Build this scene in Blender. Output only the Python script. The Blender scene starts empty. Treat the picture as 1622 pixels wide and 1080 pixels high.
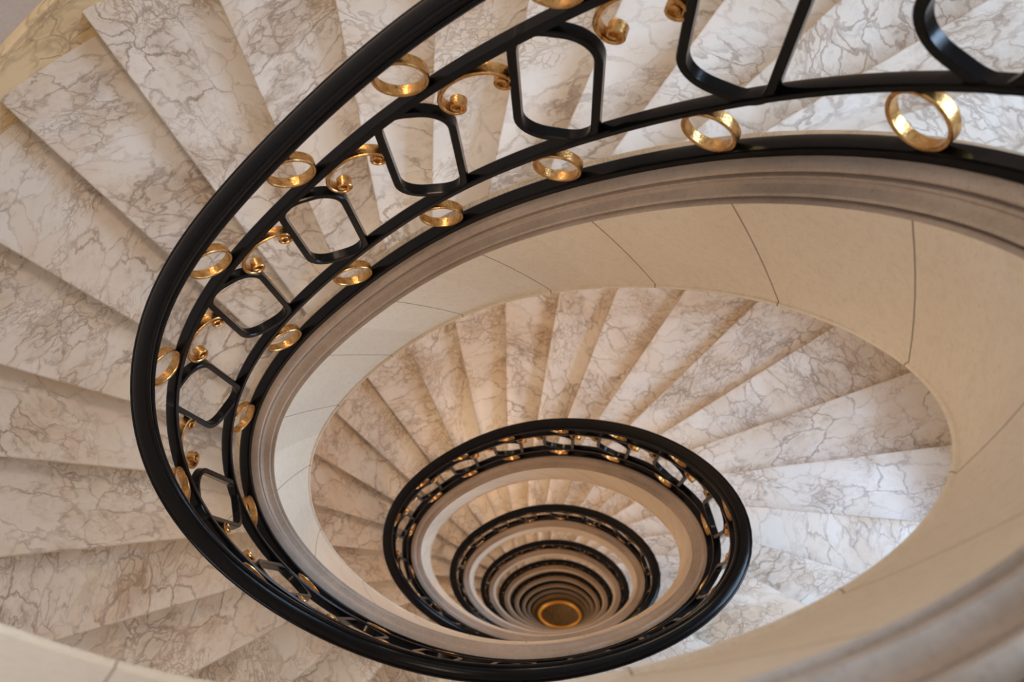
import bpy, math, random
import numpy as np
from mathutils import Matrix, Vector, Euler

# ------------------------------------------------------------------ survey of the stair (unit = 1/S metre)
S = 1.25
PR = {'f1c': 0.01265, 'f1s': -0.00052, 'f2c': -0.03672, 'f2s': -0.04335, 'a': 0.85385, 'b': 0.54782, 'N': 15.93104, 'ph': 4.23934, 'dz': 0.20683,
      'z1c': -0.46666, 'z1s': -0.11644, 'z2c': -0.11035, 'z2s': 0.12013, 'z3c': 0.008, 'z3s': -0.03463, 'z4c': -0.02843, 'z4s': 0.00317,
      'z5c': -0.00893, 'z5s': 0.00498, 'z6c': 0.00826, 'z6s': 0.00715, 'k1c': -0.01674, 'k1s': 0.04957, 'k2c': -0.00043, 'k2s': 0.00401,
      'k3c': 0.00487, 'k3s': -0.00076, 'e3c': -0.00225, 'e3s': -0.00759, 'e4c': 0.00698, 'e4s': -0.00386}
N = PR['N']; PITCH = PR['dz'] * N

scene = bpy.context.scene
C = bpy.data.collections.new('stairwell'); scene.collection.children.link(C)

# ------------------------------------------------------------------ camera
cam = bpy.data.cameras.new('camera'); camo = bpy.data.objects.new('camera', cam); C.objects.link(camo)
camo.location = (0.22537 * S, -0.39597 * S, 1.98945 * S)
camo.rotation_euler = Euler((0.30578, 0.05643, 0.05565), 'XYZ')
cam.sensor_width = 36; cam.lens = 1430.79 / 1622 * 36
cam.clip_start = 0.02; cam.clip_end = 200
cam.dof.use_dof = True; cam.dof.focus_distance = 2.9; cam.dof.aperture_fstop = 3.4
scene.camera = camo
# ------------------------------------------------------------------ world, exposure
w = bpy.data.worlds.new('world'); scene.world = w; w.use_nodes = True
bg = w.node_tree.nodes['Background']; bg.inputs[0].default_value = (0.80, 0.88, 1.0, 1); bg.inputs[1].default_value = 0.85
vs = scene.view_settings
vs.view_transform = 'Standard'; vs.look = 'None'; vs.gamma = 1; vs.use_curve_mapping = False; vs.exposure = 0.25

# ------------------------------------------------------------------ geometry functions
TT = np.linspace(0, 2 * np.pi, 1441)
def curve(t):
    m = 1 + PR['e3c'] * np.cos(3 * t) + PR['e3s'] * np.sin(3 * t) + PR['e4c'] * np.cos(4 * t) + PR['e4s'] * np.sin(4 * t)
    return PR['a'] * np.cos(t) * m, PR['b'] * np.sin(t) * m
_x, _y = curve(TT); SS = np.concatenate([[0], np.cumsum(np.hypot(np.diff(_x), np.diff(_y)))]); PER = SS[-1]
ARC = PER / N                                   # arc length per index step
def uof(k): return (np.asarray(k, float) + PR['ph']) / N * 2 * np.pi
def plan(k, off=0.):
    u = uof(k)
    u2 = u + sum(PR[f'k{i}c'] * np.cos(i * u) + PR[f'k{i}s'] * np.sin(i * u) for i in (1, 2, 3))
    t = np.interp((u2 / (2 * np.pi) * PER) % PER, SS, TT)
    x, y = curve(t); x1, y1 = curve(t + 1e-4)
    dx, dy = x1 - x, y1 - y; n = np.hypot(dx, dy); dx, dy = dx / n, dy / n
    return np.stack([x + off * dy, y - off * dx], -1), np.stack([dx, dy], -1)
def rz(k):                                      # height of the line the balustrade follows
    u = uof(k)
    zz = u + sum(PR[f'z{i}c'] * np.cos(i * u) + PR[f'z{i}s'] * np.sin(i * u) for i in range(1, 7))
    return -PR['dz'] * N / (2 * np.pi) * zz + PR['dz'] * PR['ph']
def hfascia(k):
    u = uof(k)
    return -0.59565 + PR['f1c'] * np.cos(u) + PR['f1s'] * np.sin(u) + PR['f2c'] * np.cos(2 * u) + PR['f2s'] * np.sin(2 * u)
def pt(k, h, off=0.):
    p, _ = plan(k, off); z = rz(k) + h
    return np.concatenate([p, np.broadcast_to(z, p.shape[:-1])[..., None]], -1) * S

# ------------------------------------------------------------------ mesh helpers
def mesh(name, V, F, mat, parent=None, smooth=True, uv=None, angle=35):
    me = bpy.data.meshes.new(name); me.from_pydata([tuple(map(float, v)) for v in V], [], [tuple(map(int, f)) for f in F])
    me.materials.append(mat)
    if uv is not None:
        l = me.uv_layers.new(name='UVMap'); idx = np.empty(len(me.loops), int); me.loops.foreach_get('vertex_index', idx)
        l.data.foreach_set('uv', np.asarray(uv, float)[idx].ravel())
    if smooth:
        me.polygons.foreach_set('use_smooth', [True] * len(me.polygons))
        me.set_sharp_from_angle(angle=math.radians(angle))
    me.update()
    o = bpy.data.objects.new(name, me); C.objects.link(o)
    if parent: o.parent = parent
    return o
def grid_faces(n, m, closed=False, base=0):     # n rows of m verts; closed around m
    F = []
    mm = m if closed else m - 1
    for i in range(n - 1):
        for j in range(mm):
            a = base + i * m + j; b = base + i * m + (j + 1) % m
            F.append((a, b, b + m, a + m))
    return F
def sweep(name, prof, k0, k1, step, mat, parent, closed=True, vertical_slope=False, uvfn=None, angle=35):
    """profile points (off, dz) carried along the stair line"""
    n = max(2, int(math.ceil((k1 - k0) / step)) + 1); ks = np.linspace(k0, k1, n)
    P = np.stack([pt(ks, h, o) for o, h in prof], 1)
    m = len(prof); V = P.reshape(-1, 3); F = grid_faces(n, m, closed)
    if closed:
        F = [f for f in F] + [tuple(range(m))[::-1], tuple((n - 1) * m + j for j in range(m))]
    uv = None
    if uvfn: uv = np.array([[uvfn(k, j)[0], uvfn(k, j)[1]] for k in ks for j in range(m)])
    return mesh(name, V, F, mat, parent, uv=uv, angle=angle)
def empty(name, loc, label, cat, group=None):
    o = bpy.data.objects.new(name, None); C.objects.link(o); o.location = loc; o.empty_display_size = .2
    o['label'] = label; o['category'] = cat
    if group: o['group'] = group
    return o
def adopt(root):                                # children were built in world coordinates
    inv = Matrix.Translation(root.location).inverted()
    for c in root.children: c.matrix_parent_inverse = inv

# ------------------------------------------------------------------ materials
def newmat(name):
    m = bpy.data.materials.new(name); m.use_nodes = True
    nt = m.node_tree; return m, nt, nt.nodes, nt.links, nt.nodes['Principled BSDF']
def nd(ns, t, **kw):
    n = ns.new(t)
    for k, v in kw.items():
        if isinstance(k, str) and hasattr(n, k): setattr(n, k, v)
    return n
def ramp(ns, stops):
    r = ns.new('ShaderNodeValToRGB'); e = r.color_ramp.elements
    while len(e) > 1: e.remove(e[-1])
    e[0].position, e[0].color = stops[0][0], (*stops[0][1], 1)
    for p, c in stops[1:]:
        x = e.new(p); x.color = (*c, 1)
    return r
def mix(ns, ls, fac, a, b, mode='MIX'):
    m = ns.new('ShaderNodeMix'); m.data_type = 'RGBA'; m.blend_type = mode
    for s, v in ((0, fac), (6, a), (7, b)):
        if isinstance(v, (int, float)): m.inputs[s].default_value = v
        elif isinstance(v, tuple): m.inputs[s].default_value = (*v, 1)
        else: ls.new(v, m.inputs[s])
    return m.outputs[2]
def math_(ns, ls, op, a, b=None, c=None):
    m = ns.new('ShaderNodeMath'); m.operation = op
    for i, v in enumerate((a, b, c)):
        if v is None: continue
        if isinstance(v, (int, float)): m.inputs[i].default_value = v
        else: ls.new(v, m.inputs[i])
    return m.outputs[0]
def noise(ns, ls, vec, scale, detail=4, rough=.55, dist=0.):
    n = ns.new('ShaderNodeTexNoise'); n.inputs['Scale'].default_value = scale; n.inputs['Detail'].default_value = detail
    n.inputs['Roughness'].default_value = rough; n.inputs['Distortion'].default_value = dist
    if vec is not None: ls.new(vec, n.inputs['Vector'])
    return n
def warp(ns, ls, vec, scale, amt, detail=3):
    n = noise(ns, ls, vec, scale, detail)
    s = ns.new('ShaderNodeVectorMath'); s.operation = 'SUBTRACT'; ls.new(n.outputs['Color'], s.inputs[0]); s.inputs[1].default_value = (.5, .5, .5)
    k = ns.new('ShaderNodeVectorMath'); k.operation = 'SCALE'; ls.new(s.outputs[0], k.inputs[0]); k.inputs['Scale'].default_value = amt
    a = ns.new('ShaderNodeVectorMath'); a.operation = 'ADD'; ls.new(vec, a.inputs[0]); ls.new(k.outputs[0], a.inputs[1])
    return a.outputs[0]
def marble(name, base, tint, vein, vs_=1.0, rough=.28, vstr=1.0, perobj=True):
    m, nt, ns, ls, B = newmat(name)
    tc = ns.new('ShaderNodeTexCoord'); vec = tc.outputs['Object']
    if perobj:
        oi = ns.new('ShaderNodeObjectInfo')
        cx = ns.new('ShaderNodeCombineXYZ')
        ls.new(math_(ns, ls, 'MULTIPLY', oi.outputs['Random'], 37.), cx.inputs[0]); ls.new(math_(ns, ls, 'MULTIPLY', oi.outputs['Random'], 91.), cx.inputs[1])
        ls.new(math_(ns, ls, 'MULTIPLY', oi.outputs['Random'], 53.), cx.inputs[2])
        rot = ns.new('ShaderNodeVectorRotate'); rot.rotation_type = 'Z_AXIS'; ls.new(vec, rot.inputs['Vector'])
        ls.new(math_(ns, ls, 'MULTIPLY', oi.outputs['Random'], 44.), rot.inputs['Angle'])
        ad = ns.new('ShaderNodeVectorMath'); ad.operation = 'ADD'; ls.new(rot.outputs[0], ad.inputs[0]); ls.new(cx.outputs[0], ad.inputs[1]); vec = ad.outputs[0]
    st = ns.new('ShaderNodeMapping'); st.inputs['Scale'].default_value = (1.0, .62, 1.0); ls.new(vec, st.inputs['Vector']); vec = st.outputs[0]
    v1 = warp(ns, ls, vec, 5 * vs_, .22, 5)
    v2 = warp(ns, ls, v1, 22 * vs_, .035, 3)
    def edges(scale, width, v):
        vo = ns.new('ShaderNodeTexVoronoi'); vo.feature = 'DISTANCE_TO_EDGE'; vo.inputs['Scale'].default_value = scale; ls.new(v, vo.inputs['Vector'])
        mr = ns.new('ShaderNodeMapRange'); mr.inputs['From Min'].default_value = 0; mr.inputs['From Max'].default_value = width
        mr.inputs['To Min'].default_value = 1; mr.inputs['To Max'].default_value = 0; mr.interpolation_type = 'SMOOTHSTEP'
        ls.new(vo.outputs['Distance'], mr.inputs['Value']); return mr.outputs[0]
    e1 = edges(6.5 * vs_, .055, v2); e2 = edges(15 * vs_, .09, v2); e3 = edges(34 * vs_, .14, v2)
    def mask(scale, lo, hi, seed):
        mp = ns.new('ShaderNodeMapping'); mp.inputs['Location'].default_value = (seed, seed * 1.7, seed * .3); ls.new(vec, mp.inputs['Vector'])
        n = noise(ns, ls, mp.outputs[0], scale, 4, .6); r = ns.new('ShaderNodeMapRange'); r.interpolation_type = 'SMOOTHSTEP'
        r.inputs['From Min'].default_value = lo; r.inputs['From Max'].default_value = hi; ls.new(n.outputs['Fac'], r.inputs['Value']); return r.outputs[0]
    k1 = mask(3.2 * vs_, .40, .62, 3); k2 = mask(3.4 * vs_, .46, .62, 11); k3 = mask(4 * vs_, .50, .64, 23)
    a = math_(ns, ls, 'MULTIPLY', e1, math_(ns, ls, 'MULTIPLY_ADD', k1, .7, .25)); b = math_(ns, ls, 'MULTIPLY', e2, math_(ns, ls, 'MULTIPLY', k2, .85))
    c = math_(ns, ls, 'MULTIPLY', e3, math_(ns, ls, 'MULTIPLY', k3, .7))
    v = math_(ns, ls, 'MAXIMUM', a, math_(ns, ls, 'MAXIMUM', b, c))
    fine = noise(ns, ls, v2, 60 * vs_, 3, .7)
    v = math_(ns, ls, 'MULTIPLY', v, math_(ns, ls, 'MULTIPLY_ADD', fine.outputs['Fac'], .9, .25))
    v = math_(ns, ls, 'MULTIPLY', v, vstr)
    cloud = mask(2.6 * vs_, .42, .70, 40)
    vc = ns.new('ShaderNodeTexVoronoi'); vc.inputs['Scale'].default_value = 6.5 * vs_; ls.new(v2, vc.inputs['Vector'])
    sc = ns.new('ShaderNodeSeparateColor'); ls.new(vc.outputs['Color'], sc.inputs[0])
    vc2 = ns.new('ShaderNodeTexVoronoi'); vc2.inputs['Scale'].default_value = 15 * vs_; ls.new(v2, vc2.inputs['Vector'])
    sc2 = ns.new('ShaderNodeSeparateColor'); ls.new(vc2.outputs['Color'], sc2.inputs[0])
    cloud = math_(ns, ls, 'ADD', math_(ns, ls, 'MULTIPLY', cloud, .55), math_(ns, ls, 'MULTIPLY', sc.outputs[0], .28))
    cloud = math_(ns, ls, 'ADD', cloud, math_(ns, ls, 'MULTIPLY', math_(ns, ls, 'MULTIPLY', sc2.outputs[0], k2), .38))
    mott = noise(ns, ls, v1, 26 * vs_, 5, .7)
    mm = ns.new('ShaderNodeMapRange'); mm.inputs['From Min'].default_value = .48; mm.inputs['From Max'].default_value = .68; ls.new(mott.outputs['Fac'], mm.inputs['Value'])
    col = mix(ns, ls, cloud, base, tint)
    col = mix(ns, ls, math_(ns, ls, 'MULTIPLY', math_(ns, ls, 'MULTIPLY', mm.outputs[0], math_(ns, ls, 'MAXIMUM', k1, k2)), .30), col, vein)
    haze = math_(ns, ls, 'MULTIPLY', math_(ns, ls, 'MULTIPLY', k2, k1), .22)
    col = mix(ns, ls, haze, col, vein)
    col = mix(ns, ls, v, col, vein)
    ls.new(col, B.inputs['Base Color']); B.inputs['Roughness'].default_value = rough
    B.inputs['Specular IOR Level'].default_value = .45
    return m
M_tread = marble('white_veined_marble', (.78, .755, .715), (.65, .53, .40), (.26, .18, .125), 1.0, .30, 1.05)
M_riser = marble('cream_riser_marble', (.70, .56, .34), (.62, .46, .24), (.40, .28, .14), 1.4, .35, .6)
M_curb = marble('cream_curb_marble', (.68, .57, .43), (.62, .50, .35), (.28, .19, .12), 1.2, .35, .9)
M_skirt = marble('yellow_skirting_marble', (.84, .66, .40), (.80, .60, .32), (.26, .15, .09), .7, .3, 1.0)

def limestone(name, c0, c1, speck, joints=False, rough=.8, scale=1.0):
    m, nt, ns, ls, B = newmat(name)
    tc = ns.new('ShaderNodeTexCoord'); vec = tc.outputs['Object']
    big = noise(ns, ls, vec, 2.2 * scale, 5, .6); fine = noise(ns, ls, vec, 120 * scale, 4, .8); mid = noise(ns, ls, vec, 45 * scale, 3, .6)
    r = ns.new('ShaderNodeMapRange'); r.inputs['From Min'].default_value = .35; r.inputs['From Max'].default_value = .65; ls.new(big.outputs['Fac'], r.inputs['Value'])
    col = mix(ns, ls, r.outputs[0], c0, c1)
    f2 = ns.new('ShaderNodeMapRange'); f2.inputs['From Min'].default_value = .56; f2.inputs['From Max'].default_value = .72; ls.new(fine.outputs['Fac'], f2.inputs['Value'])
    col = mix(ns, ls, math_(ns, ls, 'MULTIPLY', f2.outputs[0], .55), col, speck)
    f3 = ns.new('ShaderNodeMapRange'); f3.inputs['From Min'].default_value = .45; f3.inputs['From Max'].default_value = .75; ls.new(mid.outputs['Fac'], f3.inputs['Value'])
    col = mix(ns, ls, math_(ns, ls, 'MULTIPLY', f3.outputs[0], .18), col, speck)
    if joints:
        uv = ns.new('ShaderNodeUVMap'); uv.uv_map = 'UVMap'; sp = ns.new('ShaderNodeSeparateXYZ'); ls.new(uv.outputs[0], sp.inputs[0])
        fr = math_(ns, ls, 'FRACT', sp.outputs[0])
        d = math_(ns, ls, 'ABSOLUTE', math_(ns, ls, 'SUBTRACT', fr, .5))
        j = math_(ns, ls, 'LESS_THAN', d, .0055)
        fl = math_(ns, ls, 'FLOOR', sp.outputs[0])
        wn = ns.new('ShaderNodeTexWhiteNoise'); wn.noise_dimensions = '1D'; ls.new(fl, wn.inputs['W'])
        col = mix(ns, ls, math_(ns, ls, 'MULTIPLY', wn.outputs['Value'], .22), col, speck)
        col = mix(ns, ls, math_(ns, ls, 'MULTIPLY', j, .75), col, (.16, .11, .07))
    ls.new(col, B.inputs['Base Color']); B.inputs['Roughness'].default_value = rough
    bp = ns.new('ShaderNodeBump'); bp.inputs['Strength'].default_value = .12; bp.inputs['Distance'].default_value = .003
    ls.new(fine.outputs['Fac'], bp.inputs['Height']); ls.new(bp.outputs[0], B.inputs['Normal'])
    return m
M_fascia = limestone('tan_limestone', (.77, .66, .51), (.83, .73, .585), (.46, .36, .26), joints=True)
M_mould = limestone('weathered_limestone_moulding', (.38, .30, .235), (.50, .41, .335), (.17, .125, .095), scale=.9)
M_wall = limestone('grey_limestone_wall', (.58, .49, .42), (.64, .55, .47), (.38, .30, .24))
M_soffit = limestone('plaster_soffit', (.62, .54, .44), (.66, .58, .48), (.5, .42, .33))

def iron():
    m, nt, ns, ls, B = newmat('black_painted_iron')
    B.inputs['Base Color'].default_value = (.0025, .0025, .003, 1); B.inputs['Roughness'].default_value = .20; B.inputs['Specular IOR Level'].default_value = .20
    
    tc = ns.new('ShaderNodeTexCoord'); n = noise(ns, ls, tc.outputs['Object'], 60, 3)
    bp = ns.new('ShaderNodeBump'); bp.inputs['Strength'].default_value = .15; bp.inputs['Distance'].default_value = .002
    ls.new(n.outputs['Fac'], bp.inputs['Height']); ls.new(bp.outputs[0], B.inputs['Normal'])
    return m
M_iron = iron()
def gold():
    m, nt, ns, ls, B = newmat('gilded_metal')
    tc = ns.new('ShaderNodeTexCoord'); n = noise(ns, ls, tc.outputs['Object'], 70, 4, .7)
    r = ramp(ns, [(.30, (.12, .045, .012)), (.40, (.55, .29, .09)), (.62, (.78, .47, .19))]); ls.new(n.outputs['Fac'], r.inputs[0])
    ls.new(r.outputs[0], B.inputs['Base Color']); B.inputs['Metallic'].default_value = .95; B.inputs['Roughness'].default_value = .27
    n2 = noise(ns, ls, tc.outputs['Object'], 140, 3, .6)
    bp = ns.new('ShaderNodeBump'); bp.inputs['Strength'].default_value = .35; bp.inputs['Distance'].default_value = .003
    ls.new(n2.outputs['Fac'], bp.inputs['Height']); ls.new(bp.outputs[0], B.inputs['Normal'])
    return m
M_gold = gold()

# ------------------------------------------------------------------ steps: nosing position k and skew (degrees) per turn
NOSE = [(8.70, 4), (10.30, 29), (11.454, -14), (11.876, -24.6), (12.372, -33), (12.876, -34.8), (13.344, -32.4), (13.748, -27.5), (14.151, -22.5),
        (14.601, -18), (15.041, -11.9), (15.528, -7.7), (16.05, -4), (16.537, 1.3), (17.05, 6.4), (17.55, 11.8), (18.08, 13.6), (18.55, 14.8),
        (18.99, 14.6), (19.46, 4.6), (19.99, -9), (20.52, -17.9), (21.03, -19.2), (21.55, -19), (22.10, -17), (22.95, -8)]
NS = len(NOSE); RISE = PITCH / NS
WALL = 1.52; INN = .045
Z0 = float(rz(11.454)) - .18 + 2 * RISE       # height of step 0 at its nosing
def nose(i):                                   # i may be any integer
    t, j = divmod(i, NS); k, sk = NOSE[j]; return k + t * N, sk
_ks = np.linspace(0, N, 4001); _wp, _ = plan(_ks, WALL)
_wl = np.stack([_wp[:, 0], _wp[:, 1]], -1)
def outer_k(k, sk):
    P0, T = plan(k, 0.); nrm = np.array([T[1], -T[0]]); a = math.radians(sk)
    d = nrm * math.cos(a) + T * math.sin(a)
    rel = _wl - P0; cr = rel[:, 0] * d[1] - rel[:, 1] * d[0]; al = rel @ d
    ok = al > 0; c = np.where(ok, np.abs(cr), 9e9); i = int(c.argmin())
    kk = _ks[i]
    while kk < k - N / 2: kk += N
    while kk > k + N / 2: kk -= N
    # inner end on the line too
    _ip, _ = plan(k, INN)
    return kk, d
_cache = {}
def line(i):
    if i not in _cache:
        k, sk = nose(i); ko, d = outer_k(k, sk); _cache[i] = (k, ko)
    return _cache[i]
def zstep(i): return Z0 - RISE * i
TH = .034
def step_mesh(i, parent):
    ka, kao = line(i - 1); kb, kbo = line(i); z = zstep(i)
    m = 7; rows = 9
    kin = np.linspace(ka, kb, m); kout = np.linspace(kao, kbo, m)
    A, _ = plan(kin, INN); B_, _ = plan(kout, WALL)
    # straight nosing: end columns are exact straight lines; inner columns are interpolated
    rr = np.linspace(0, 1, rows)
    G = A[None] * (1 - rr[:, None, None]) + B_[None] * rr[:, None, None]        # rows x m x 2
    if (kbo - kao) > 0:
        pass
    front = G[:, -1] - G[:, -2]; front /= np.linalg.norm(front, axis=1)[:, None] + 1e-9
    back = G[:, 0] - G[:, 1]; back /= np.linalg.norm(back, axis=1)[:, None] + 1e-9
    ov = .018
    cols = [np.concatenate([G[:, 0] + back * .03, np.full((rows, 1), z)], 1)]
    for j in range(1, m - 1): cols.append(np.concatenate([G[:, j], np.full((rows, 1), z)], 1))
    F0 = G[:, -1] + front * ov
    r = .007
    for a in (0, 30, 60, 90, 135, 180):
        s_, c_ = math.sin(math.radians(a)), math.cos(math.radians(a))
        if a <= 90: cols.append(np.concatenate([F0 + front * (r * (s_ - 1)), np.full((rows, 1), z - r * (1 - c_))], 1))
    cols.append(np.concatenate([F0, np.full((rows, 1), z - TH + .004)], 1))
    cols.append(np.concatenate([F0 - front * .004, np.full((rows, 1), z - TH)], 1))
    cols.append(np.concatenate([G[:, 0] + back * .03, np.full((rows, 1), z - TH)], 1))
    V = np.stack(cols, 1); M_ = V.shape[1]
    F = grid_faces(rows, M_, True); F += [tuple(range(M_)), tuple((rows - 1) * M_ + j for j in range(M_))[::-1]]
    c0 = V.reshape(-1, 3).mean(0)
    o = mesh('step', (V.reshape(-1, 3) - c0) * S, F, M_tread, parent); o.location = Vector(tuple(float(q) for q in c0 * S))
    # riser below this step's nosing
    P0 = G[:, -1]; w2 = .03
    zb, zt = z - RISE - .01, z - TH + .001
    q = [np.concatenate([P0, np.full((rows, 1), zt)], 1), np.concatenate([P0, np.full((rows, 1), zb)], 1),
         np.concatenate([P0 - front * w2, np.full((rows, 1), zb)], 1), np.concatenate([P0 - front * w2, np.full((rows, 1), zt)], 1)]
    V2 = np.stack(q, 1); F2 = grid_faces(rows, 4, True) + [(0, 1, 2, 3), tuple((rows - 1) * 4 + j for j in range(4))[::-1]]
    r_ = mesh('riser', (V2.reshape(-1, 3) - c0) * S, F2, M_riser, o)
    return o

# ------------------------------------------------------------------ balustrade profiles
HS_TOP = -.072; T3B, T3T = .078, .100; T2B, T2T = .487, .512; HB = .640
def rect(o0, o1, h0, h1, r=.004):
    return [(o0 + r, h0), (o1 - r, h0), (o1, h0 + r), (o1, h1 - r), (o1 - r, h1), (o0 + r, h1), (o0, h1 - r), (o0, h0 + r)]
half = [(.000, 0), (.015, 0), (.016, .006), (.022, .008), (.0265, .013), (.0285, .020), (.0275, .027), (.0235, .0305), (.0225, .034), (.0255, .037), (.0285, .042),
        (.0290, .047), (.0265, .052), (.0225, .0535), (.0205, .0515), (.0190, .0520), (.0175, .0560), (.0120, .0600), (.0060, .0615), (.000, .0620)]
HAND = ([(-o, h) for o, h in half] + [(o, h) for o, h in half[::-1][1:-1]])[::-1]
HAND = [(o + .003, HB + h) for o, h in HAND]
STONE = [(.062, -.205), (.062, -.100), (-.016, -.100), (-.020, -.104), (-.029, -.106), (-.036, -.112), (-.038, -.122), (-.034, -.134), (-.026, -.139),
         (-.026, -.146), (-.037, -.148), (-.038, -.156), (-.036, -.165), (-.040, -.178), (-.049, -.185), (-.059, -.188), (-.062, -.197), (-.058, -.206),
         (-.051, -.211), (-.052, -.217), (-.0665, -.219), (-.069, -.222)]

STONE = [(o, h if h > -.1 or o > .05 else -.1 + (h + .1) * .72) for o, h in STONE]
def bar_loop(name, centre, tang, pts, half_w, th, parent, mat, k0, taper=None, closed=True, sheared=False):
    """flat bar bent to follow pts (s, z) around position k0; band width along the stair normal"""
    pts = np.array(pts); n = len(pts)
    if closed: d = np.roll(pts, -1, 0) - np.roll(pts, 1, 0)
    else: d = np.gradient(pts, axis=0)
    d /= np.linalg.norm(d, axis=1)[:, None] + 1e-9
    nr = np.stack([-d[:, 1], d[:, 0]], 1)
    V = []; bz = float(rz(k0))
    for i in range(n):
        w_ = half_w if taper is None else half_w * taper[i][0]; t_ = th if taper is None else th * taper[i][1]
        q = []
        for a, b in ((-1, -1), (1, -1), (1, 1), (-1, 1)):
            s_ = pts[i] + nr[i] * (a * t_ / 2)
            q.append((s_[0], s_[1], b * w_))
        # small bevel
        ring = []
        for j in range(4):
            p0 = np.array(q[j]); pn = np.array(q[(j + 1) % 4]); e = (pn - p0); L = np.linalg.norm(e); bev = min(.0022, L * .25)
            ring.append(p0 + e / L * bev); ring.append(pn - e / L * bev)
        V += ring
    V = np.array(V); ks = k0 + V[:, 0] / ARC
    P, _ = plan(ks, 0.); 
    W = np.zeros((len(V), 3)); off = V[:, 2]
    Pt = np.array([plan(k_, o_)[0] for k_, o_ in zip(ks, off)])
    W[:, :2] = Pt; W[:, 2] = (rz(ks) if sheared else bz) + V[:, 1]
    base = np.array([*plan(k0, 0.)[0], bz])
    m = 8; F = grid_faces(n, m, True)
    if closed: F += [(( (n - 1) * m + j), (n - 1) * m + (j + 1) % m, (j + 1) % m, j) for j in range(m)]
    else: F += [tuple(range(m))[::-1], tuple((n - 1) * m + j for j in range(m))]
    o = mesh(name, (W - base) * S, F, mat, parent, angle=30)
    o.location = Vector(tuple(float(q) for q in base * S)); return o

def rrect(hw, hh, r, n=8):                     # upright panel outline with broad rounded ends
    out = []
    for cx, cz, a0 in ((hw - r, hh - r, 0), (-hw + r, hh - r, 90), (-hw + r, -hh + r, 180), (hw - r, -hh + r, 270)):
        for i in range(n + 1):
            a = math.radians(a0 + 90 * i / n); out.append((cx + r * math.cos(a), cz + r * math.sin(a)))
    return out
def panel_pts(lod):
    n = 8 if lod == 0 else 3
    hw, hh = .0745, .168
    pts = []
    r = .060
    for cx, cz, a0 in ((hw - r, hh - r, 0), (-hw + r, hh - r, 90), (-hw + r, -hh + r, 180), (hw - r, -hh + r, 270)):
        for i in range(n + 1):
            a = math.radians(a0 + 90 * i / n); pts.append((cx + r * math.cos(a), cz + r * math.sin(a)))
    # denser straight sides
    out = []
    for i, p in enumerate(pts):
        out.append(p); q = pts[(i + 1) % len(pts)]; L = math.dist(p, q)
        if L > .05:
            for t in (.33, .67): out.append((p[0] + (q[0] - p[0]) * t, p[1] + (q[1] - p[1]) * t))
    return [(x, z + .297) for x, z in out]
def scroll_pts(lod, k):
    """C scroll hung under the middle rail and turned with its slope, ends curling inward"""
    n = 1 if lod == 0 else 3
    half = []
    A, Bz = .085, .058
    for a in range(0, 91, 9 * n): half.append((A * math.sin(math.radians(a)), Bz * math.cos(math.radians(a)) - Bz))
    c = np.array([A - .021, -Bz - .004])
    for i in range(1, 25, n):
        a = math.radians(-i * 19); r = .021 - .0135 * min(1, i / 20)
        half.append((c[0] + r * math.cos(a), c[1] + r * math.sin(a)))
    half = np.array(half); left = half[::-1].copy(); left[:, 0] *= -1
    pts = np.concatenate([left[:-1], half]); nn = len(pts)
    sl = float(rz(k + .3) - rz(k - .3)) / (.6 * ARC); th = math.atan(sl)
    x = pts[:, 0] * math.cos(th) - pts[:, 1] * math.sin(th); z = pts[:, 0] * math.sin(th) + pts[:, 1] * math.cos(th)
    x = x + .045; z = z + sl * .037
    tp = []
    for i in range(nn):
        e = min(i, nn - 1 - i) / (nn / 2); tp.append((1.0, .75 + .5 * e))
    return np.stack([x + .010 * math.sin(th) * 0, z + T2B - .012], 1), tp
def ring_mesh(lod):
    n = 40 if lod == 0 else 14; R_, th, hw = .0500, .0075, .0115
    prof = [(-th / 2, -hw + .002), (-th / 2 + .0015, -hw), (th / 2 - .0015, -hw), (th / 2, -hw + .002), (th / 2, hw - .002), (th / 2 - .0015, hw), (-th / 2 + .0015, hw), (-th / 2, hw - .002)]
    V = []; 
    for i in range(n):
        a = 2 * math.pi * i / n
        for t, o in prof: V.append(((R_ + t) * math.cos(a), o, (R_ + t) * math.sin(a)))
    m = 8; F = grid_faces(n, m, True) + [((n - 1) * m + j, (n - 1) * m + (j + 1) % m, (j + 1) % m, j) for j in range(m)]
    me = bpy.data.meshes.new('gold_ring'); me.from_pydata([tuple(S * c for c in v) for v in V], [], F); me.materials.append(M_gold)
    me.polygons.foreach_set('use_smooth', [True] * len(F)); me.set_sharp_from_angle(angle=math.radians(35)); return me
RINGS = [ring_mesh(0), ring_mesh(1)]
def gold_ring(k, h, parent, lod):
    o = bpy.data.objects.new('gold_ring', RINGS[lod]); C.objects.link(o)
    p = pt(k, h); a = pt(k - .1, h); b = pt(k + .1, h)
    _, T = plan(k)
    x = Vector((float(T[0]), float(T[1]), 0)); z = Vector((0, 0, 1)); y = z.cross(x)
    M_ = Matrix((x, y, z)).transposed().to_4x4(); M_.translation = Vector(tuple(map(float, p)))
    o.matrix_world = M_; o.parent = parent; o['label'] = 'gilded flat ring'; return o

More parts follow.
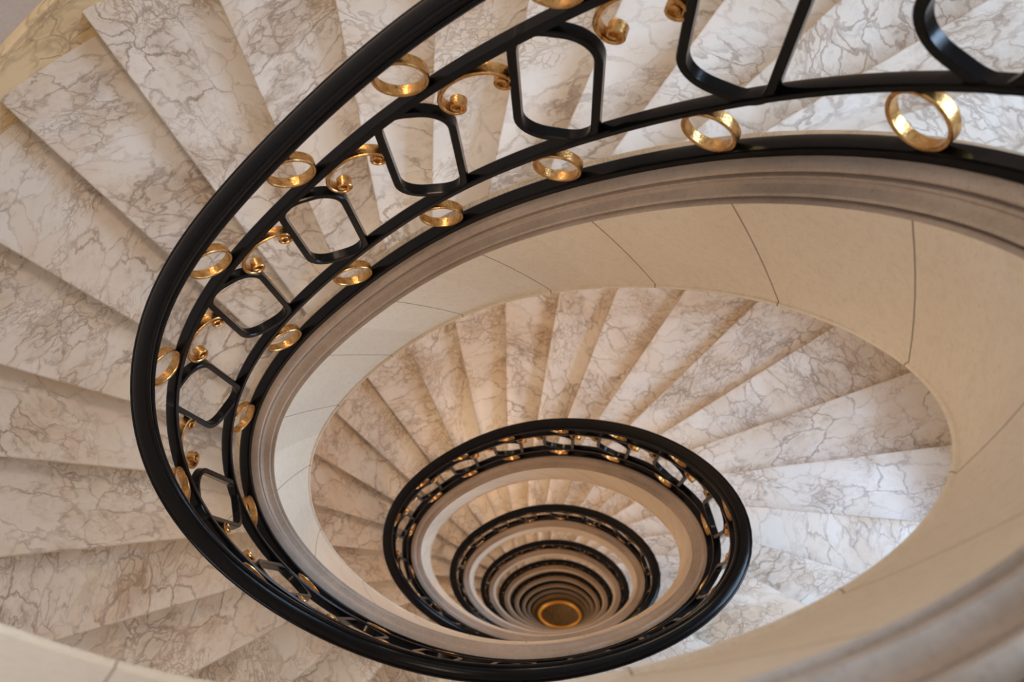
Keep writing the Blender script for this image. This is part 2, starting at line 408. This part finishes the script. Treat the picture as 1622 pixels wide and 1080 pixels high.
ORD = ['uppermost', 'second', 'third', 'fourth', 'fifth', 'sixth', 'seventh', 'eighth', 'ninth', 'tenth']
FLAB = ['marble stair flight nearest the camera, only its blurred stone stringer crossing the lower right corner',
        'large marble stair flight filling the left and top, white veined steps beside the stone band',
        'second full stair flight down, white marble steps ringed by the wide tan stone band',
        'third stair flight down, narrow marble steps inside the second black handrail loop',
        'fourth stair flight down, small marble steps inside the third handrail loop',
        'fifth stair flight down, thin sliver of steps inside the fourth handrail loop',
        'sixth stair flight down, thin tan stone ring deep in the well',
        'seventh stair flight down, thin brown stone ring deep in the well',
        'eighth stair flight down, dim stone ring near the bottom of the well',
        'lowest stair flight, dark stone ring just above the golden edge']
BLAB = ['black balustrade nearest the camera, its foot rail just touching the lower right corner',
        'largest black balustrade with gilded rings and scrolls sweeping from the top down the left side',
        'second black balustrade loop, oval ring with small gilded details in the centre of the photo',
        'third black balustrade loop, inside the second one',
        'fourth black balustrade loop counted inward, dark oval with faint panels',
        'fifth black balustrade loop counted inward toward the bottom',
        'sixth black balustrade loop, thin dark ring deep in the well',
        'seventh black balustrade loop, thin dark ring deep in the well',
        'eighth black balustrade loop, thin dark ring near the bottom',
        'innermost black balustrade loop, closest to the golden edge at the bottom']
KB = 8.70
NT = 10
for j in range(NT):
    k0 = KB + N * (j - 2); k1 = k0 + N
    if j == 0: k0 = KB - 2 * N + 3.0
    lod = 0 if j <= 2 else 1
    stp = .10 if j <= 1 else (.14 if j == 2 else .25)
    km = (k0 + k1) / 2
    base = Vector((0, 0, float(rz(k1)) * S))
    st = empty('staircase_flight', base, FLAB[j], 'staircase')
    i0 = NS * (j - 2) + 1
    if j == 0: i0 += 5
    for i in range(i0, NS * (j - 1) + 1): step_mesh(i, st)
    # stone stringer: curb, mouldings, fascia, soffit
    cu = sweep('curb', [(.050, -.24), (.050, -.104), (.046, -.100), (-.014, -.100), (-.014, -.24)], k0, k1, stp, M_curb, st)
    n = max(2, int(math.ceil((k1 - k0) / stp)) + 1); ks = np.linspace(k0, k1, n)
    def strip(name, prof_fn, m, mat, closed=False, uvf=None):
        P = np.stack([prof_fn(ks, q) for q in range(m)], 1); V = P.reshape(-1, 3)
        uv = None
        if uvf: uv = np.stack([uvf(ks, q) for q in range(m)], 1).reshape(-1, 2)
        return mesh(name, V, grid_faces(n, m, closed), mat, st, uv=uv)
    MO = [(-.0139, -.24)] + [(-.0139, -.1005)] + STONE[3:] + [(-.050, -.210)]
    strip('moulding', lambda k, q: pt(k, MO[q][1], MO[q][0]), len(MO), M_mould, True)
    SL = .65
    FP = [(-.069, 0, -.188), (-.069, .25, -.188), (-.069, .5, -.188), (-.069, .75, -.188), (-.069, .955, -.188), (-.069, .965, -.188), (-.074, .968, -.188), (-.076, .98, -.188), (-.074, .995, -.188), (-.070, 1.0, -.188), (.02, 1.0, -.188), (.02, 0, -.188)]
    def fpt(k, q):
        o, t, h = FP[q]; return pt(k, h + (hfascia(k) - h) * t, o)
    def fuv(k, q): return np.stack([k + SL * FP[q][1] + (.5 + .33 - .0) , np.full_like(k, FP[q][1])], 1)
    strip('fascia', fpt, len(FP), M_fascia, True, fuv)
    # soffit: plaster underside out to the wall
    so = [0, .25, .5, .75, 1.]
    def spt(k, q, top=0):
        o = .02 + (WALL - .02 + .01) * so[q]; return pt(k, hfascia(k) + .004 + top, o)
    P = np.stack([spt(ks, q) for q in range(5)] + [spt(ks, q, .04) for q in (4, 3, 2, 1, 0)], 1); mesh('soffit', P.reshape(-1, 3), grid_faces(n, 10, True), M_soffit, st)
    # raking skirting on the wall
    def skk():
        xs, zs = [], []
        for i in range(i0 - 1, NS * (j - 1) + 1):
            xs.append(line(i)[1]); zs.append(zstep(i))
        return np.array(xs), np.array(zs)
    xs, zs = skk(); kk = np.linspace(xs[0], xs[-1], len(xs) * 4)
    zt = np.interp(kk, xs, zs)
    ker = np.ones(7) / 7; zp = np.concatenate([np.full(3, zt[0]), zt, np.full(3, zt[-1])]); 
    SP = [(WALL + .01, -.20), (WALL - .015, -.20), (WALL - .015, .085), (WALL - .022, .090), (WALL - .022, .098), (WALL - .015, .102), (WALL - .014, .110), (WALL - .024, .114), (WALL - .026, .124), (WALL - .014, .134), (WALL + .01, .136)]
    P = np.stack([np.concatenate([plan(kk, o)[0], (zt + h)[:, None]], 1) for o, h in SP], 1)
    mesh('skirting', P.reshape(-1, 3) * S, grid_faces(len(kk), len(SP), True), M_skirt, st)
    adopt(st)

    # balustrade
    bs = empty('balustrade', base, BLAB[j], 'railing')
    if j == 0: k0 += 1.0
    sweep('handrail', HAND, k0, k1, stp, M_iron, bs, angle=28)
    sweep('foot_rail', rect(-.016, .020, -.100, HS_TOP), k0, k1, stp, M_iron, bs)
    sweep('lower_rail', rect(-.016, .016, T3B, T3T), k0, k1, stp, M_iron, bs)
    sweep('upper_rail', rect(-.016, .016, T2B, T2T), k0, k1, stp, M_iron, bs)
    PP = panel_pts(lod)
    for k in range(int(math.ceil(k0 + .3)), int(math.floor(k1 - .3)) + 1):
        bar_loop('panel_frame', None, None, PP, .0125, .0165, bs, M_iron, k)
        gold_ring(k, 0.003, bs, lod); gold_ring(k, .584, bs, lod)
    k = math.ceil(k0 + .3) - .5
    while k < k1 - .1:
        if k > k0 + .2:
            SCR = scroll_pts(lod, k); bar_loop('scroll', None, None, SCR[0], .0125, .0075, bs, M_gold, k, taper=SCR[1], closed=False)['label'] = 'gilded C-shaped scroll'
        k += 1
    adopt(bs)

# ------------------------------------------------------------------ outer wall, bottom of the well
def structure(o): o['kind'] = 'structure'; return o
ZT = float(rz(KB - 2 * N + 3.0)) + 1.2; ZB = -37.0
KW = 11.75                                      # window position on the right wall
def winz(j): return float(rz(KW + N * (j - 2))) + 1.36
WHW, WHH = .82, .84                             # half width (index steps) and half height of an opening
nk = 160
kk = np.linspace(0, N, nk + 1)[:-1]
edges = sorted([winz(j) + s_ * WHH for j in range(NT) for s_ in (-1, 1)])
zs = [ZB]
for e in edges + [ZT]:
    n_ = max(1, int(round((e - zs[-1]) / .6))); zs += list(np.linspace(zs[-1], e, n_ + 1)[1:])
zs = np.array(zs); nz = len(zs)
wp, _ = plan(kk, WALL); wo, _ = plan(kk, WALL + .15)
V = [(x * S, y * S, z * S) for z in zs for x, y in wp] + [(x * S, y * S, z * S) for z in zs for x, y in wo]
nv = nz * nk; kwm = KW % N
def is_open(i, j):
    zm = (zs[i] + zs[i + 1]) / 2; km = kk[j] + N / nk / 2
    return abs(km - kwm) < WHW and any(abs(zm - winz(t)) < WHH for t in range(NT))
F = []
for i in range(nz - 1):
    for j in range(nk):
        if is_open(i, j):
            continue
        a_, b_ = i * nk + j, i * nk + (j + 1) % nk
        F.append((a_, a_ + nk, b_ + nk, b_)); F.append((nv + a_, nv + b_, nv + b_ + nk, nv + a_ + nk))
        if j + 1 < nk and is_open(i, j + 1): F.append((b_, b_ + nk, nv + b_ + nk, nv + b_))
        if j > 0 and is_open(i, j - 1): F.append((a_, nv + a_, nv + a_ + nk, a_ + nk))
        if i + 1 < nz - 1 and is_open(i + 1, j): F.append((a_ + nk, nv + a_ + nk, nv + b_ + nk, b_ + nk))
        if i > 0 and is_open(i - 1, j): F.append((a_, b_, nv + b_, nv + a_))
F += [((nz - 1) * nk + j, (nz - 1) * nk + (j + 1) % nk, nv + (nz - 1) * nk + (j + 1) % nk, nv + (nz - 1) * nk + j) for j in range(nk)]
structure(mesh('wall_outer', V, F, M_wall))
# lobby below the last flight: gilded ring of light-coloured stone and dark floor
zl = float(rz(KB + N * (NT - 2)))
def annulus(name, o0, o1, z0, z1, mat):
    prof = [(o0, z0), (o0, z1), (o1, z1), (o1, z0)]
    P = np.stack([np.concatenate([plan(kk, o)[0], np.full((nk, 1), z)], 1) for o, z in prof], 1)
    F = grid_faces(nk, 4, True) + [((nk - 1) * 4 + j, (nk - 1) * 4 + (j + 1) % 4, (j + 1) % 4, j) for j in range(4)]
    return mesh(name, P.reshape(-1, 3) * S, F, mat)
M_drum = limestone('brown_drum_plaster', (.36, .26, .17), (.42, .31, .21), (.25, .17, .1))
M_ochre = limestone('ochre_gilt_cornice', (.75, .48, .16), (.70, .42, .13), (.5, .28, .08))
structure(annulus('trim_1', -.07, -.03, -33.6, zl - .55, M_drum))
o = annulus('gilded_cornice', -.135, -.02, -33.9, -33.55, M_ochre); o['label'] = 'golden cornice ring round the opening at the very bottom of the well'; o['category'] = 'cornice'
structure(annulus('ceiling', -.05, WALL, -33.55, -33.4, M_soffit))
M_floor = marble('brown_marble_floor', (.22, .15, .09), (.15, .10, .06), (.05, .03, .02), .35, .35, 1., perobj=False)
fl = [(x * S, y * S, ZB * S) for x, y in plan(kk, WALL + .1)[0]]
structure(mesh('floor', fl, [tuple(range(nk))], M_floor, smooth=False))

# ------------------------------------------------------------------ lights: a tall window on every storey, warm lamps under the soffits
def wframe(ku):
    P, T = plan(ku, 0.); nrm = Vector((float(T[1]), float(-T[0]), 0)); return P, nrm
M_glass = bpy.data.materials.new('clear_window_glass'); M_glass.use_nodes = True
_n = M_glass.node_tree; _n.nodes.remove(_n.nodes['Principled BSDF'])
_t = _n.nodes.new('ShaderNodeBsdfTransparent'); _g = _n.nodes.new('ShaderNodeBsdfGlossy'); _g.inputs['Roughness'].default_value = .03
_m = _n.nodes.new('ShaderNodeMixShader'); _m.inputs[0].default_value = .06; _n.links.new(_t.outputs[0], _m.inputs[1]); _n.links.new(_g.outputs[0], _m.inputs[2])
_n.links.new(_m.outputs[0], _n.nodes['Material Output'].inputs[0])
M_paint, nt, ns_, ls_, B = newmat('white_painted_wood'); B.inputs['Base Color'].default_value = (.7, .7, .68, 1)
def box(V, F, c, ax, ay, az, hx, hy, hz):
    b = len(V)
    for sx, sy, sz in ((-1, -1, -1), (1, -1, -1), (1, 1, -1), (-1, 1, -1), (-1, -1, 1), (1, -1, 1), (1, 1, 1), (-1, 1, 1)):
        V.append(tuple(c + ax * (sx * hx) + ay * (sy * hy) + az * (sz * hz)))
    F += [tuple(b + i for i in f) for f in ((0, 3, 2, 1), (4, 5, 6, 7), (0, 1, 5, 4), (1, 2, 6, 5), (2, 3, 7, 6), (3, 0, 4, 7))]
WIN_E = 900.0; LAMP_E = 22.0
WKS = [(11.9, 1.25, .85)]
for j in range(NT):
    kw = KW + N * (j - 2)
    zc = winz(j)
    P, nrm = wframe(kw + .0)
    c = Vector((float(P[0]) * S, float(P[1]) * S, zc * S)) + nrm * ((WALL + .09) * S)
    up = Vector((0, 0, 1)); sd = up.cross(nrm)
    PL, _ = plan(KW - WHW, WALL); PR_, _ = plan(KW + WHW, WALL); hw = float(np.hypot(*(PL - PR_))) / 2 * S; hh = WHH * S
    V, F = [], []
    for s_ in (-1, 1): box(V, F, c + sd * (s_ * (hw - .03)), sd, nrm, up, .05, .07, hh)
    for s_ in (-1, 1): box(V, F, c + up * (s_ * (hh - .03)), sd, nrm, up, hw, .07, .05)
    box(V, F, c, sd, nrm, up, .02, .03, hh); box(V, F, c + up * .25, sd, nrm, up, hw, .03, .02)
    structure(mesh('window_%d' % (j + 1), V, F, M_paint, smooth=False))
    V, F = [], []; box(V, F, c + nrm * .01, sd, nrm, up, hw, .004, hh)
    mesh('pane', V, F, M_glass, bpy.data.objects['window_%d' % (j + 1)], smooth=False)
    wd, wh = 2 * hw, 2 * hh
    L = bpy.data.lights.new('window_daylight', 'AREA'); L.shape = 'RECTANGLE'; L.size = 3.0; L.size_y = 3.4
    L.color = (.50, .71, 1.0); L.energy = WIN_E * (1, .8, .29, .27, .26, .15, .06, .04, .02, .02)[j]
    lo = bpy.data.objects.new('window_daylight', L); C.objects.link(lo)
    lo.location = c + nrm * 1.7 - up * .35; lo.rotation_euler = (-nrm).to_track_quat('-Z', 'Y').to_euler()
    for kl, col, ew in ((1.2, (1., .64, .35), 1.15), (7.2, (1., .60, .30), .85), (13.9, (1., .64, .36), .4)):
        if j == 0: col = (1., .72, .47)
        k_ = kl + N * (j - 1)
        if j == NT - 1 and kl > 10: continue
        P, nrm2 = wframe(k_)
        L = bpy.data.lights.new('soffit_lamp', 'AREA'); L.shape = 'DISK'; L.size = .5; L.color = col; L.energy = ew * LAMP_E * (1.0, 1, 1, .9, .8, .65, .5, .4, .35, .3)[j]
        lo = bpy.data.objects.new('soffit_lamp', L); C.objects.link(lo)
        p = pt(k_, float(hfascia(k_)) - .06, .45 if kl == 7.2 else .85); lo.location = Vector(tuple(map(float, p)))

L = bpy.data.lights.new('lobby_fill_light', 'AREA'); L.shape = 'DISK'; L.size = 1.0; L.color = (1, .66, .34); L.energy = 35  # added fill light, no real fixture: warms the lobby floor
lo = bpy.data.objects.new('lobby_fill_light', L); C.objects.link(lo); lo.location = (1.6, 1.2, -34.3 * S)

for q in range(4):  # added fill points hanging in the well to brighten the cornice, no real fixtures
    L = bpy.data.lights.new('cornice_fill_light', 'POINT'); L.shadow_soft_size = .04; L.color = (1, .58, .2); L.energy = 3
    lo = bpy.data.objects.new('cornice_fill_light', L); C.objects.link(lo); kq = 2 + q * N / 4; pq = plan(kq, -.16)[0]
    lo.location = (float(pq[0]) * S, float(pq[1]) * S, -33.2 * S)
